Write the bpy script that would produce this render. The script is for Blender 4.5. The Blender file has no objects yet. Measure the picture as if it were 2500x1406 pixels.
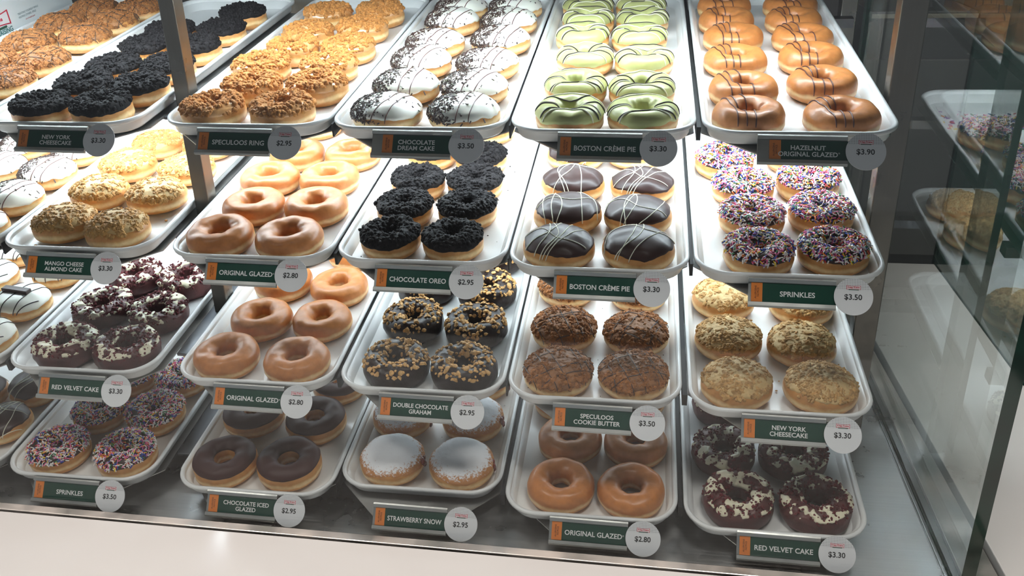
import bpy, bmesh, math, random
import numpy as np
from mathutils import Matrix, Vector, noise

# ------------------------------------------------------------------ camera
ZO = 1.36                                   # height of the top shelf's tray rims above the floor
sc = bpy.context.scene
COL = sc.collection
PI = math.pi
cam_d = bpy.data.cameras.new('camera')
cam = bpy.data.objects.new('camera', cam_d)
COL.objects.link(cam)
cam_d.sensor_fit = 'HORIZONTAL'
cam_d.sensor_width = 36.0
cam_d.lens = 36.0 * 2159.7 / 2500.0
cam_d.clip_start = 0.02
cam_d.clip_end = 60
_a, _b, _c = math.radians(65.444), math.radians(8.8188), math.radians(-1.721)
cam.matrix_world = (Matrix.Translation((0.04565, -1.08066, 0.27896 + ZO)) @ Matrix.Rotation(_b, 4, 'Z')
                    @ Matrix.Rotation(_a, 4, 'X') @ Matrix.Rotation(_c, 4, 'Z'))
sc.camera = cam

# ------------------------------------------------------------------ view, world, room light
vs = sc.view_settings
sc.display_settings.display_device = 'sRGB'
vs.view_transform = 'Standard'
vs.look = 'None'
vs.gamma = 1.0
vs.use_curve_mapping = False
vs.exposure = 0.0
sc.cycles.max_bounces = 10
sc.cycles.transparent_max_bounces = 16
sc.cycles.diffuse_bounces = 4
sc.cycles.glossy_bounces = 5
sc.cycles.caustics_reflective = False
sc.cycles.caustics_refractive = False
sc.cycles.sample_clamp_indirect = 60.0
sc.cycles.use_denoising = True

WORLD_STRENGTH = 0.30
ROOM_LAMP = 21.5
LED_STRENGTH = {1: 76.0, 2: 46.0, 3: 23.0, 4: 10.0}
w = bpy.data.worlds.new('shop_daylight')
sc.world = w
w.use_nodes = True
_bg = w.node_tree.nodes['Background']
_bg.inputs[0].default_value = (0.86, 0.92, 1.0, 1)
_bg.inputs[1].default_value = WORLD_STRENGTH

# room ceiling lamps: the shop's own light panels in front of the case
def area_lamp(name, loc, size, power, color, parent=None):
    l = bpy.data.lights.new(name, 'AREA')
    l.shape = 'RECTANGLE'
    l.size, l.size_y = size
    l.energy = power
    l.color = color
    o = bpy.data.objects.new(name, l)
    o.location = loc
    COL.objects.link(o)
    if parent:
        o.parent = parent
    return o

def lin(r, g, b):
    f = lambda c: (c / 255 / 12.92) if c / 255 <= 0.04045 else ((c / 255 + 0.055) / 1.055) ** 2.4
    return (f(r), f(g), f(b), 1.0)

# ------------------------------------------------------------------ mesh helpers
class MB:
    def __init__(self):
        self.v, self.f, self.m = [], [], []
    def add(self, verts, faces, mat=0):
        n = len(self.v)
        self.v.extend([tuple(map(float, p)) for p in verts])
        self.f.extend([tuple(i + n for i in q) for q in faces])
        self.m.extend([mat] * len(faces))
        return self
    def box(self, a, b, mat=0):
        x0, y0, z0 = a
        x1, y1, z1 = b
        v = [(x0, y0, z0), (x1, y0, z0), (x1, y1, z0), (x0, y1, z0), (x0, y0, z1), (x1, y0, z1), (x1, y1, z1), (x0, y1, z1)]
        f = [(0, 3, 2, 1), (4, 5, 6, 7), (0, 1, 5, 4), (1, 2, 6, 5), (2, 3, 7, 6), (3, 0, 4, 7)]
        return self.add(v, f, mat)
    def prism(self, pts, z0, z1, mat=0):
        n = len(pts)
        v = [(x, y, z0) for x, y in pts] + [(x, y, z1) for x, y in pts]
        f = [tuple(range(n - 1, -1, -1)), tuple(range(n, 2 * n))]
        f += [(i, (i + 1) % n, n + (i + 1) % n, n + i) for i in range(n)]
        return self.add(v, f, mat)
    def grid(self, P, closed_u=True, closed_v=False, mat=0):
        """P: array (nu, nv, 3)"""
        nu, nv = P.shape[:2]
        f = []
        for i in range(nu if closed_u else nu - 1):
            i2 = (i + 1) % nu
            for j in range(nv if closed_v else nv - 1):
                j2 = (j + 1) % nv
                f.append((i * nv + j, i2 * nv + j, i2 * nv + j2, i * nv + j2))
        return self.add(P.reshape(-1, 3), f, mat)
    def tube(self, pts, rad, seg=6, mat=0):
        pts = [Vector(p) for p in pts]
        if len(pts) < 2:
            return self
        rings = []
        for i, p in enumerate(pts):
            t = (pts[min(i + 1, len(pts) - 1)] - pts[max(i - 1, 0)]).normalized()
            a = t.cross(Vector((0, 0, 1)))
            if a.length < 1e-4:
                a = t.cross(Vector((1, 0, 0)))
            a.normalize()
            b = a.cross(t)
            r = rad * (0.55 if i in (0, len(pts) - 1) else 1.0)
            rings.append([p + (a * math.cos(k * 2 * PI / seg) + b * math.sin(k * 2 * PI / seg)) * r for k in range(seg)])
        v = [q for rg in rings for q in rg]
        f = []
        for i in range(len(pts) - 1):
            for k in range(seg):
                k2 = (k + 1) % seg
                f.append((i * seg + k, i * seg + k2, (i + 1) * seg + k2, (i + 1) * seg + k))
        f.append(tuple(range(seg - 1, -1, -1)))
        f.append(tuple((len(pts) - 1) * seg + k for k in range(seg)))
        return self.add(v, f, mat)
    def mesh(self, name, mats, smooth=True, bevel=0.0):
        me = bpy.data.meshes.new(name)
        me.from_pydata(self.v, [], self.f)
        for m in (mats if isinstance(mats, (list, tuple)) else [mats]):
            me.materials.append(m)
        if any(self.m):
            me.polygons.foreach_set('material_index', self.m)
        if bevel:
            bm = bmesh.new()
            bm.from_mesh(me)
            bmesh.ops.bevel(bm, geom=list(bm.edges), offset=bevel, segments=2, affect='EDGES', profile=0.5)
            bm.to_mesh(me)
            bm.free()
        me.polygons.foreach_set('use_smooth', [smooth] * len(me.polygons))
        me.update()
        return me

def link(name, data, parent=None, mat=None):
    o = bpy.data.objects.new(name, data)
    COL.objects.link(o)
    if parent is not None:
        o.parent = parent
    if mat is not None:
        o.matrix_basis = mat
    return o

def thing(name, label, cat, mat=None, group=None, data=None):
    o = link(name, data, None, mat)
    o['label'] = label
    o['category'] = cat
    if group:
        o['group'] = group
    return o

def struct(name, data, mat=None):
    o = link(name, data, None, mat)
    o['kind'] = 'structure'
    return o

# ------------------------------------------------------------------ materials
def new_mat(name):
    m = bpy.data.materials.new(name)
    m.use_nodes = True
    nt = m.node_tree
    return m, nt, nt.nodes['Principled BSDF'], nt.nodes['Material Output']

def noise_node(nt, scale, detail=3, coord='Object', rough=0.55):
    tc = nt.nodes.new('ShaderNodeTexCoord')
    n = nt.nodes.new('ShaderNodeTexNoise')
    n.inputs['Scale'].default_value = scale
    n.inputs['Detail'].default_value = detail
    n.inputs['Roughness'].default_value = rough
    nt.links.new(tc.outputs[coord], n.inputs['Vector'])
    return n

def ramp(nt, src, stops):
    r = nt.nodes.new('ShaderNodeValToRGB')
    e = r.color_ramp.elements
    while len(e) < len(stops):
        e.new(0.5)
    for i, (p, c) in enumerate(stops):
        e[i].position = p
        e[i].color = c
    nt.links.new(src, r.inputs[0])
    return r

def bump(nt, p, src, strength, dist):
    b = nt.nodes.new('ShaderNodeBump')
    b.inputs['Strength'].default_value = strength
    b.inputs['Distance'].default_value = dist
    nt.links.new(src, b.inputs['Height'])
    nt.links.new(b.outputs[0], p.inputs['Normal'])
    return b

def simple(name, c, rough=0.5, metal=0.0, var=0.0, scale=60, coat=0.0, bumpd=0.0, bscale=None, spec=0.5, sss=0.0):
    m, nt, p, out = new_mat(name)
    p.inputs['Roughness'].default_value = rough
    p.inputs['Metallic'].default_value = metal
    p.inputs['Coat Weight'].default_value = coat
    p.inputs['Coat Roughness'].default_value = 0.12
    p.inputs['Specular IOR Level'].default_value = spec
    if var > 0:
        n = noise_node(nt, scale)
        lo = tuple(x * (1 - var) for x in c[:3]) + (1,)
        hi = tuple(min(1, x * (1 + var)) for x in c[:3]) + (1,)
        r = ramp(nt, n.outputs[0], [(0.3, lo), (0.7, hi)])
        nt.links.new(r.outputs[0], p.inputs['Base Color'])
    else:
        p.inputs['Base Color'].default_value = c
    if sss:
        p.inputs['Subsurface Weight'].default_value = sss
        p.inputs['Subsurface Radius'].default_value = (0.006, 0.003, 0.0015)
        p.inputs['Subsurface Scale'].default_value = 0.5
    if bumpd:
        nb = noise_node(nt, bscale or scale, 4)
        bump(nt, p, nb.outputs[0], 0.6, bumpd)
    return m

def dough_mat(name, top, band, low, rough=0.4, coat=0.0, bumpd=0.0006):
    """fried dough: brown top and base with the pale proof line round the side"""
    m, nt, p, out = new_mat(name)
    tc = nt.nodes.new('ShaderNodeTexCoord')
    sx = nt.nodes.new('ShaderNodeSeparateXYZ')
    nt.links.new(tc.outputs['Generated'], sx.inputs[0])
    n = noise_node(nt, 45, 4)
    ma = nt.nodes.new('ShaderNodeMath')
    ma.operation = 'MULTIPLY_ADD'
    ma.inputs[1].default_value = 0.22
    nt.links.new(n.outputs[0], ma.inputs[0])
    nt.links.new(sx.outputs[2], ma.inputs[2])
    r = ramp(nt, ma.outputs[0], [(0.10, low), (0.36, low), (0.45, band), (0.51, band), (0.62, top), (1.0, top)])
    n2 = noise_node(nt, 110, 5)
    r2 = ramp(nt, n2.outputs[0], [(0.3, (0.80, 0.76, 0.70, 1)), (0.7, (1.1, 1.1, 1.1, 1))])
    mx = nt.nodes.new('ShaderNodeMix')
    mx.data_type = 'RGBA'
    mx.blend_type = 'MULTIPLY'
    mx.inputs[0].default_value = 0.8
    nt.links.new(r.outputs[0], mx.inputs[6])
    nt.links.new(r2.outputs[0], mx.inputs[7])
    nt.links.new(mx.outputs[2], p.inputs['Base Color'])
    p.inputs['Roughness'].default_value = rough
    p.inputs['Coat Weight'].default_value = coat
    p.inputs['Coat Roughness'].default_value = 0.22
    p.inputs['Subsurface Weight'].default_value = 0.12
    p.inputs['Subsurface Radius'].default_value = (0.008, 0.004, 0.0015)
    p.inputs['Subsurface Scale'].default_value = 0.5
    bump(nt, p, noise_node(nt, 160, 4).outputs[0], 0.5, bumpd)
    return m

def glass_mat(name, tint, refl=1.0):
    """clear plate glass: sees through, mirrors more at grazing angles"""
    m = bpy.data.materials.new(name)
    m.use_nodes = True
    nt = m.node_tree
    nt.nodes.clear()
    out = nt.nodes.new('ShaderNodeOutputMaterial')
    tr = nt.nodes.new('ShaderNodeBsdfTransparent')
    tr.inputs[0].default_value = tint
    gl = nt.nodes.new('ShaderNodeBsdfGlossy')
    gl.inputs['Roughness'].default_value = 0.0
    gl.inputs[0].default_value = (1, 1, 1, 1)
    ge = nt.nodes.new('ShaderNodeNewGeometry')
    dt = nt.nodes.new('ShaderNodeVectorMath')
    dt.operation = 'DOT_PRODUCT'
    nt.links.new(ge.outputs['Normal'], dt.inputs[0])
    nt.links.new(ge.outputs['Incoming'], dt.inputs[1])
    def M(op, a, b=None):
        k = nt.nodes.new('ShaderNodeMath')
        k.operation = op
        for i, x in enumerate((a, b)):
            if x is None:
                continue
            if isinstance(x, (int, float)):
                k.inputs[i].default_value = x
            else:
                nt.links.new(x, k.inputs[i])
        return k.outputs[0]
    c = M('ABSOLUTE', dt.outputs['Value'])
    s = M('POWER', M('SUBTRACT', 1.0, c), 5.0)
    f = M('MULTIPLY', M('ADD', M('MULTIPLY', s, 0.96), 0.04), refl)
    mx = nt.nodes.new('ShaderNodeMixShader')
    nt.links.new(f, mx.inputs[0])
    nt.links.new(tr.outputs[0], mx.inputs[1])
    nt.links.new(gl.outputs[0], mx.inputs[2])
    nt.links.new(mx.outputs[0], out.inputs[0])
    return m

def emit_mat(name, c, strength):
    m, nt, p, out = new_mat(name)
    p.inputs['Base Color'].default_value = (0.8, 0.8, 0.8, 1)
    p.inputs['Emission Color'].default_value = c
    p.inputs['Emission Strength'].default_value = strength
    return m

def steel_mat(name, c, rough, streak=(6, 400, 6), bumpd=0.0):
    m, nt, p, out = new_mat(name)
    tc = nt.nodes.new('ShaderNodeTexCoord')
    mp = nt.nodes.new('ShaderNodeMapping')
    mp.inputs['Scale'].default_value = streak
    n = nt.nodes.new('ShaderNodeTexNoise')
    n.inputs['Scale'].default_value = 1.0
    n.inputs['Detail'].default_value = 4
    nt.links.new(tc.outputs['Object'], mp.inputs[0])
    nt.links.new(mp.outputs[0], n.inputs['Vector'])
    lo = tuple(x * 0.95 for x in c[:3]) + (1,)
    r = ramp(nt, n.outputs[0], [(0.3, lo), (0.7, c)])
    nt.links.new(r.outputs[0], p.inputs['Base Color'])
    n2 = noise_node(nt, 14, 4)
    r2 = ramp(nt, n2.outputs[0], [(0.35, (rough * 0.7,) * 3 + (1,)), (0.7, (min(1, rough * 1.5),) * 3 + (1,))])
    nt.links.new(r2.outputs[0], p.inputs['Roughness'])
    p.inputs['Metallic'].default_value = 1.0
    if bumpd:
        bump(nt, p, n2.outputs[0], 0.5, bumpd)
    return m

M = {}
M['tray'] = simple('white_enamel', (0.80, 0.80, 0.785, 1), 0.32, 0, 0.03, 30, coat=0.2)
M['plate'] = steel_mat('brushed_shelf_steel', (0.46, 0.45, 0.43, 1), 0.46, (400, 5, 5))
M['steel'] = steel_mat('post_steel', (0.20, 0.187, 0.168, 1), 0.36, (300, 300, 4))
M['deck'] = steel_mat('deck_steel', (0.86, 0.85, 0.84, 1), 0.38, (5, 300, 5), 0.0016)
M['ledge'] = steel_mat('ledge_steel', (0.86, 0.77, 0.70, 1), 0.48, (3, 300, 300))
M['rail'] = steel_mat('rail_steel', (0.17, 0.175, 0.19, 1), 0.42, (200, 4, 200))
M['holder'] = steel_mat('tag_steel', (0.42, 0.42, 0.40, 1), 0.42, (4, 300, 300))
M['black'] = simple('black_gap', (0.012, 0.012, 0.012, 1), 0.6)
M['counter'] = simple('white_solid_surface', (0.80, 0.745, 0.70, 1), 0.20, 0, 0.02, 3, coat=0.3)
M['green_wall'] = simple('dark_green_gloss_panel', (0.008, 0.050, 0.036, 1), 0.10, 0, 0.15, 2, coat=0.4)
M['dark_wall'] = simple('charcoal_wall', (0.045, 0.043, 0.042, 1), 0.6, 0, 0.15, 4)
M['dark_panel'] = simple('grey_appliance', (0.05, 0.05, 0.05, 1), 0.45, 0, 0.1, 6)
M['pale_panel'] = simple('pale_appliance', (0.32, 0.32, 0.31, 1), 0.4, 0, 0.06, 6)
M['drawer'] = simple('appliance_drawer', (0.08, 0.078, 0.075, 1), 0.4, 0, 0.06, 6)
M['trim'] = simple('dull_brass_trim', (0.30, 0.27, 0.22, 1), 0.4, 0.4)
M['floor'] = simple('grey_tile_floor', (0.30, 0.29, 0.28, 1), 0.4, 0, 0.1, 2)
M['glass'] = glass_mat('front_glass', (0.985, 0.995, 0.99, 1), 0.5)
M['glass_end'] = glass_mat('end_glass', (0.965, 0.985, 0.975, 1), 1.0)
M['glass_edge'] = simple('green_glass_edge', (0.002, 0.026, 0.015, 1), 0.08, 0, 0.5, 25, coat=0.6)
M['label_green'] = simple('tag_green', lin(12, 62, 48), 0.30, spec=0.35)
M['orange'] = simple('tag_orange', lin(224, 128, 52), 0.3, 0, 0.05, 80)
M['white_ink'] = simple('white_ink', (0.80, 0.80, 0.78, 1), 0.5)
M['black_ink'] = simple('black_ink', (0.012, 0.012, 0.012, 1), 0.5)
M['brown_ink'] = simple('brown_ink', lin(110, 58, 20), 0.5)
M['red'] = simple('logo_red', lin(200, 30, 60), 0.4)
M['logo_white'] = simple('logo_white', (0.8, 0.78, 0.78, 1), 0.4)
M['logo_green'] = simple('logo_green', lin(20, 80, 60), 0.4)
M['teal_ink'] = simple('teal_ink', lin(30, 110, 110), 0.5)
M['grey_ink'] = simple('grey_ink', lin(60, 100, 105), 0.5)
M['card'] = simple('white_card', (0.80, 0.83, 0.83, 1), 0.35)

def disc_mat():
    """white paper disc whose upper part carries a print of small grey dots"""
    m, nt, p, out = new_mat('price_disc_paper')
    tc = nt.nodes.new('ShaderNodeTexCoord')
    sx = nt.nodes.new('ShaderNodeSeparateXYZ')
    nt.links.new(tc.outputs['Object'], sx.inputs[0])
    def Mt(op, a, b=None):
        k = nt.nodes.new('ShaderNodeMath')
        k.operation = op
        for i, x in enumerate((a, b)):
            if x is None:
                continue
            if isinstance(x, (int, float)):
                k.inputs[i].default_value = x
            else:
                nt.links.new(x, k.inputs[i])
        return k.outputs[0]
    S = 0.0019
    fx = Mt('SUBTRACT', Mt('FRACT', Mt('DIVIDE', Mt('ADD', sx.outputs[0], 1.0), S)), 0.5)
    fy = Mt('SUBTRACT', Mt('FRACT', Mt('DIVIDE', Mt('ADD', sx.outputs[1], 1.0), S)), 0.5)
    rr = Mt('SQRT', Mt('ADD', Mt('MULTIPLY', fx, fx), Mt('MULTIPLY', fy, fy)))
    inside = Mt('MULTIPLY', Mt('LESS_THAN', rr, 0.27), Mt('GREATER_THAN', sx.outputs[1], 0.0082))
    mx = nt.nodes.new('ShaderNodeMix')
    mx.data_type = 'RGBA'
    mx.inputs[6].default_value = (0.78, 0.78, 0.79, 1)
    mx.inputs[7].default_value = (0.22, 0.23, 0.24, 1)
    nt.links.new(inside, mx.inputs[0])
    nt.links.new(mx.outputs[2], p.inputs['Base Color'])
    p.inputs['Roughness'].default_value = 0.3
    return m
M['disc'] = disc_mat()

# foods
M['glazed'] = dough_mat('glazed_dough', lin(198, 127, 68), lin(236, 202, 148), lin(204, 140, 76), 0.42, 0.16, 0.0007)
M['dough'] = dough_mat('fried_dough', lin(206, 146, 80), lin(244, 212, 156), lin(210, 150, 84), 0.42, 0.12, 0.0005)
M['red_cake'] = simple('red_velvet_cake', lin(84, 38, 36), 0.5, 0, 0.35, 70, bumpd=0.0015, bscale=130, coat=0.15)
M['choc_cake'] = simple('glazed_chocolate_cake', lin(38, 22, 17), 0.36, 0, 0.3, 60, bumpd=0.002, bscale=120, coat=0.06, spec=0.35)
M['choc_ice'] = simple('chocolate_icing', lin(52, 29, 25), 0.38, 0, 0.12, 30, coat=0.05, spec=0.3, bumpd=0.0005, bscale=60)
M['choc_matte'] = simple('set_chocolate_icing', lin(62, 33, 29), 0.48, spec=0.3)
M['green_ice'] = simple('green_icing', lin(182, 183, 120), 0.36, 0, 0.05, 30, bumpd=0.0008, bscale=70, sss=0.1)
M['white_ice'] = simple('white_icing', lin(240, 236, 224), 0.34, 0, 0.02, 30, bumpd=0.0006, bscale=60, sss=0.1)
M['cream_ice'] = simple('cream_cheese_icing', lin(232, 224, 196), 0.34, 0, 0.06, 60, bumpd=0.0008, bscale=120, sss=0.1)
M['sheer_ice'] = simple('sheer_sugar_glaze', lin(206, 152, 98), 0.22, 0, 0.18, 60, coat=0.5)
M['brown_ice'] = simple('biscuit_spread', lin(150, 100, 58), 0.55, 0, 0.3, 90, bumpd=0.001, bscale=200)
M['tan_ice'] = simple('crumb_coating', lin(212, 178, 122), 0.6, 0, 0.15, 90, bumpd=0.001, bscale=220)
M['spec_crumb'] = simple('speculoos_crumbs', lin(188, 126, 60), 0.75, 0, 0.35, 160, bumpd=0.001, bscale=500)
M['cookie_crumb'] = simple('cookie_crumbs', lin(156, 100, 52), 0.8, 0, 0.5, 160, bumpd=0.001, bscale=500)
M['black_crumb'] = simple('black_cookie_crumbs', lin(27, 23, 24), 0.7, 0, 0.5, 160, spec=0.2, bumpd=0.001, bscale=500)
M['nut'] = simple('chopped_nuts', lin(200, 152, 86), 0.6, 0, 0.3, 130, bumpd=0.0008, bscale=300)
M['tan_crumb'] = simple('graham_crumbs', lin(196, 152, 94), 0.75, 0, 0.35, 160, bumpd=0.001, bscale=400)
M['toast_nut'] = simple('toasted_biscuit_bits', lin(216, 168, 104), 0.6, 0, 0.25, 120, bumpd=0.0006, bscale=300)
M['red_crumb'] = simple('red_cake_crumbs', lin(92, 16, 24), 0.7, 0, 0.4, 150)
M['shaving'] = simple('chocolate_shavings', lin(66, 44, 36), 0.45, 0, 0.35, 150)
M['dark_line'] = simple('dark_chocolate_drizzle', lin(44, 30, 30), 0.35, coat=0.2)
M['brown_line'] = simple('brown_chocolate_drizzle', lin(92, 52, 44), 0.4, coat=0.2)
M['white_line'] = simple('white_drizzle', lin(226, 222, 200), 0.4)
M['bar'] = simple('chocolate_bar', lin(62, 40, 36), 0.3, 0, 0.1, 40, coat=0.2)
M['jam'] = simple('strawberry_jam', lin(120, 30, 24), 0.2, coat=0.5)
for _n, _c in (('white', (238, 232, 228)), ('pink', (232, 110, 160)), ('blue', (40, 70, 170)), ('yellow', (244, 206, 50)),
               ('orange', (240, 130, 50)), ('green', (40, 130, 70)), ('red', (200, 40, 50)), ('purple', (150, 100, 170))):
    M['spr_' + _n] = simple(_n + '_sprinkle', lin(*_c), 0.35)
SPR = [M['spr_' + k] for k in ('white', 'pink', 'blue', 'yellow', 'orange', 'green', 'red', 'purple')]

def powder_mat():
    m, nt, p, out = new_mat('powdered_sugar_dusting')
    tc = nt.nodes.new('ShaderNodeTexCoord')
    sx = nt.nodes.new('ShaderNodeSeparateXYZ')
    nt.links.new(tc.outputs['Generated'], sx.inputs[0])
    n = noise_node(nt, 260, 5, rough=0.7)
    a = nt.nodes.new('ShaderNodeMath')
    a.operation = 'MULTIPLY_ADD'
    a.inputs[1].default_value = 1.1
    nt.links.new(n.outputs[0], a.inputs[0])
    nt.links.new(sx.outputs[2], a.inputs[2])
    r = ramp(nt, a.outputs[0], [(0.62, lin(196, 136, 84)), (0.74, lin(250, 250, 252))])
    r.color_ramp.elements[0].position = 0.74
    r.color_ramp.elements[1].position = 0.84
    # the sum runs to about 1.6, so scale it into the ramp
    b = nt.nodes.new('ShaderNodeMath')
    b.operation = 'MULTIPLY'
    b.inputs[1].default_value = 0.66
    nt.links.new(a.outputs[0], b.inputs[0])
    nt.links.new(b.outputs[0], r.inputs[0])
    nt.links.new(r.outputs[0], p.inputs['Base Color'])
    p.inputs['Roughness'].default_value = 0.9
    bump(nt, p, n.outputs[0], 0.5, 0.001)
    return m
M['powder'] = powder_mat()

# ------------------------------------------------------------------ doughnut geometry (metres; base on z = 0, radius R0)
R0 = 0.046
def spow(x, e):
    return np.sign(x) * np.abs(x) ** e

class Body:
    """surface of a ring or of a filled shell; at(u, v, off) with u round the middle, v from side (0) over the top"""
    def __init__(self, ring, h, seed, hole=0.27, ex=0.85, lump=1.0, oval=1.0):
        self.ring, self.h, self.ex, self.oval = ring, h, ex, oval
        self.rng = random.Random(seed)
        self.o = Vector((seed * 3.7, seed * 1.9, seed * 0.7))
        self.m = R0 * (1 - hole) / 2 if ring else R0
        self.rc = R0 - self.m
        self.lump = lump
        self.ph = [self.rng.uniform(0, 2 * PI) for _ in range(4)]
        self.hc = 0.46 * h if ring else 0.42 * h
    def wob(self, u):
        return 1 + self.lump * (0.009 * np.cos(2 * u + self.ph[0]) + 0.006 * np.cos(3 * u + self.ph[1]) + 0.004 * np.cos(5 * u + self.ph[2]))
    def nz(self, u, v):
        if self.ring:
            f = np.vectorize(lambda a, b: noise.noise(Vector((2.2 * math.cos(a), 2.2 * math.sin(a), 1.4 * b)) + self.o))
        else:
            f = np.vectorize(lambda a, b: noise.noise(Vector((2.6 * math.cos(a) * math.cos(b), 2.6 * math.sin(a) * math.cos(b), 1.6 * math.sin(b))) + self.o))
        return f(u, v)
    def at(self, u, v, off=0.0):
        u, v = np.broadcast_arrays(np.asarray(u, float), np.asarray(v, float))
        c, s = np.cos(v), np.sin(v)
        if self.ring:
            rho = self.rc + (self.m + off) * spow(c, self.ex)
            z = self.hc + np.where(s > 0, (self.h - self.hc + off), self.hc + off) * spow(s, np.where(s > 0, self.ex, 0.62))
        else:
            rho = (R0 + off) * np.abs(c) ** np.where(s > 0, 0.80, 0.60)
            z = self.hc + np.where(s > 0, (self.h - self.hc + off), self.hc + off) * spow(s, np.where(s > 0, 0.95, 0.62))
        n = self.nz(u, v) * 0.0016 * self.lump
        w_ = self.wob(u)
        top = np.clip(s, 0, 1)
        x = rho * w_ * np.cos(u) * self.oval
        y = rho * w_ * np.sin(u) / self.oval
        z = z + n * top
        r = np.hypot(x, y) + 1e-9
        side = np.clip(c, -1, 1) * n * 0.8
        x, y = x * (1 + side / r), y * (1 + side / r)
        return np.stack([x, y, np.maximum(z, 0.0)], -1)
    def topz(self, x, y):
        """height of the upper surface over (x, y), or None past the edge / in the hole"""
        u = math.atan2(y * self.oval, x / self.oval)
        rho = math.hypot(x / self.oval, y * self.oval) / float(self.wob(u))
        if self.ring:
            q = (rho - self.rc) / self.m
            if abs(q) >= 1:
                return None
            v = math.acos(spow(q, 1 / self.ex))
        else:
            q = rho / R0
            if q >= 1:
                return None
            v = math.acos(q ** (1 / 0.80))
        return float(self.at(u, v)[2]), v, u

def body_mesh(b, name, mat, nu=56, nv=28):
    u = np.linspace(0, 2 * PI, nu, endpoint=False)
    mb = MB()
    if b.ring:
        v = np.linspace(0, 2 * PI, nv, endpoint=False)
        U, V = np.meshgrid(u, v, indexing='ij')
        mb.grid(b.at(U, V), True, True)
    else:
        v = np.linspace(-PI / 2 + 0.02, PI / 2 - 0.02, nv)
        U, V = np.meshgrid(u, v, indexing='ij')
        P = b.at(U, V)
        mb.grid(P, True, False)
        n = len(mb.v)
        mb.v += [tuple(P[:, 0].mean(0)), tuple(P[:, -1].mean(0))]
        for i in range(nu):
            j = (i + 1) % nu
            mb.f += [(n, j * nv, i * nv), (n + 1, i * nv + nv - 1, j * nv + nv - 1)]
            mb.m += [0, 0]
    return mb.mesh(name, mat)

def sstep(x):
    x = np.clip(x, 0, 1)
    return x * x * (3 - 2 * x)

def icing_mesh(b, name, mat, thick=0.0014, low=14, wav=7, seed=1, inner=205, patch=None, nu=96, nv=40, bumpy=0.0):
    """coating over the top, running down to a wavy edge LOW degrees above the side; PATCH: only where a noise field is over it"""
    u = np.linspace(0, 2 * PI, nu, endpoint=False)
    hi = math.radians(inner if b.ring else 89.0)
    v = np.linspace(math.radians(low - wav * 1.6 - 8), hi, nv)
    U, V = np.meshgrid(u, v, indexing='ij')
    o = Vector((seed * 5.3, seed * 2.1, 0))
    edge = np.array([low + wav * 1.5 * noise.noise(Vector((1.6 * math.cos(a), 1.6 * math.sin(a), 0)) + o)
                     + wav * 0.7 * noise.noise(Vector((5 * math.cos(a), 5 * math.sin(a), 3)) + o) for a in u])
    f = sstep((np.degrees(V) - edge[:, None]) / 9.0)
    if b.ring:
        f = f * sstep((inner - 6 - np.degrees(V)) / 12.0)
    P0 = b.at(U, V)
    if patch is not None:
        g = np.vectorize(lambda x, y, z: noise.noise(Vector((x, y, z)) * 62 + o) + 0.55 * noise.noise(Vector((x, y, z)) * 150 + o))
        nfield = g(P0[..., 0], P0[..., 1], P0[..., 2])
        f = f * sstep((nfield - patch) / 0.26)
    off = thick * f - 0.0007 * (1 - f)
    if bumpy:
        g = np.vectorize(lambda x, y, z: noise.noise(Vector((x, y, z)) * 210 + o) + 0.6 * noise.noise(Vector((x, y, z)) * 430 + o))
        off = off + f * bumpy * g(P0[..., 0], P0[..., 1], P0[..., 2])
    P = b.at(U, V, off)
    mb = MB()
    mb.grid(P, True, False)
    if not b.ring:
        n = len(mb.v)
        mb.v.append(tuple(P[:, -1].mean(0)))
        for i in range(nu):
            mb.f.append((n, i * nv + nv - 1, ((i + 1) % nu) * nv + nv - 1))
            mb.m.append(0)
    return mb.mesh(name, mat)

_ICO = None
def ico():
    global _ICO
    if _ICO is None:
        t = (1 + 5 ** 0.5) / 2
        v = np.array([(-1, t, 0), (1, t, 0), (-1, -t, 0), (1, -t, 0), (0, -1, t), (0, 1, t), (0, -1, -t), (0, 1, -t), (t, 0, -1), (t, 0, 1), (-t, 0, -1), (-t, 0, 1)]) / math.hypot(1, t)
        f = [(0, 11, 5), (0, 5, 1), (0, 1, 7), (0, 7, 10), (0, 10, 11), (1, 5, 9), (5, 11, 4), (11, 10, 2), (10, 7, 6), (7, 1, 8), (3, 9, 4), (3, 4, 2), (3, 2, 6), (3, 6, 8), (3, 8, 9), (4, 9, 5), (2, 4, 11), (6, 2, 10), (8, 6, 7), (9, 8, 1)]
        _ICO = (v, f)
    return _ICO

def spots(b, n, rng, lo=15, hi=None, keep=None, clump=0.0, seed=0):
    """N points over the coated top, evenly by area: (position, outward normal)"""
    hi = hi if hi is not None else (196 if b.ring else 90)
    out = []
    tries = 0
    while len(out) < n and tries < n * 40:
        tries += 1
        u, v = rng.uniform(0, 2 * PI), math.radians(rng.uniform(lo, hi))
        c = math.cos(v)
        wgt = (b.rc + b.m * c) / R0 if b.ring else abs(c) ** 0.8
        if rng.random() > wgt:
            continue
        p = Vector(b.at(u, v))
        if keep and not keep(p, v):
            continue
        if clump and noise.noise(p * 95 + Vector((seed * 9, 0, 0))) < rng.uniform(-clump, 0.35) - 0.25:
            continue
        nn = Vector((math.cos(u) * c, math.sin(u) * c, math.sin(v)))
        nn.normalize()
        out.append((p, nn))
    return out

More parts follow.
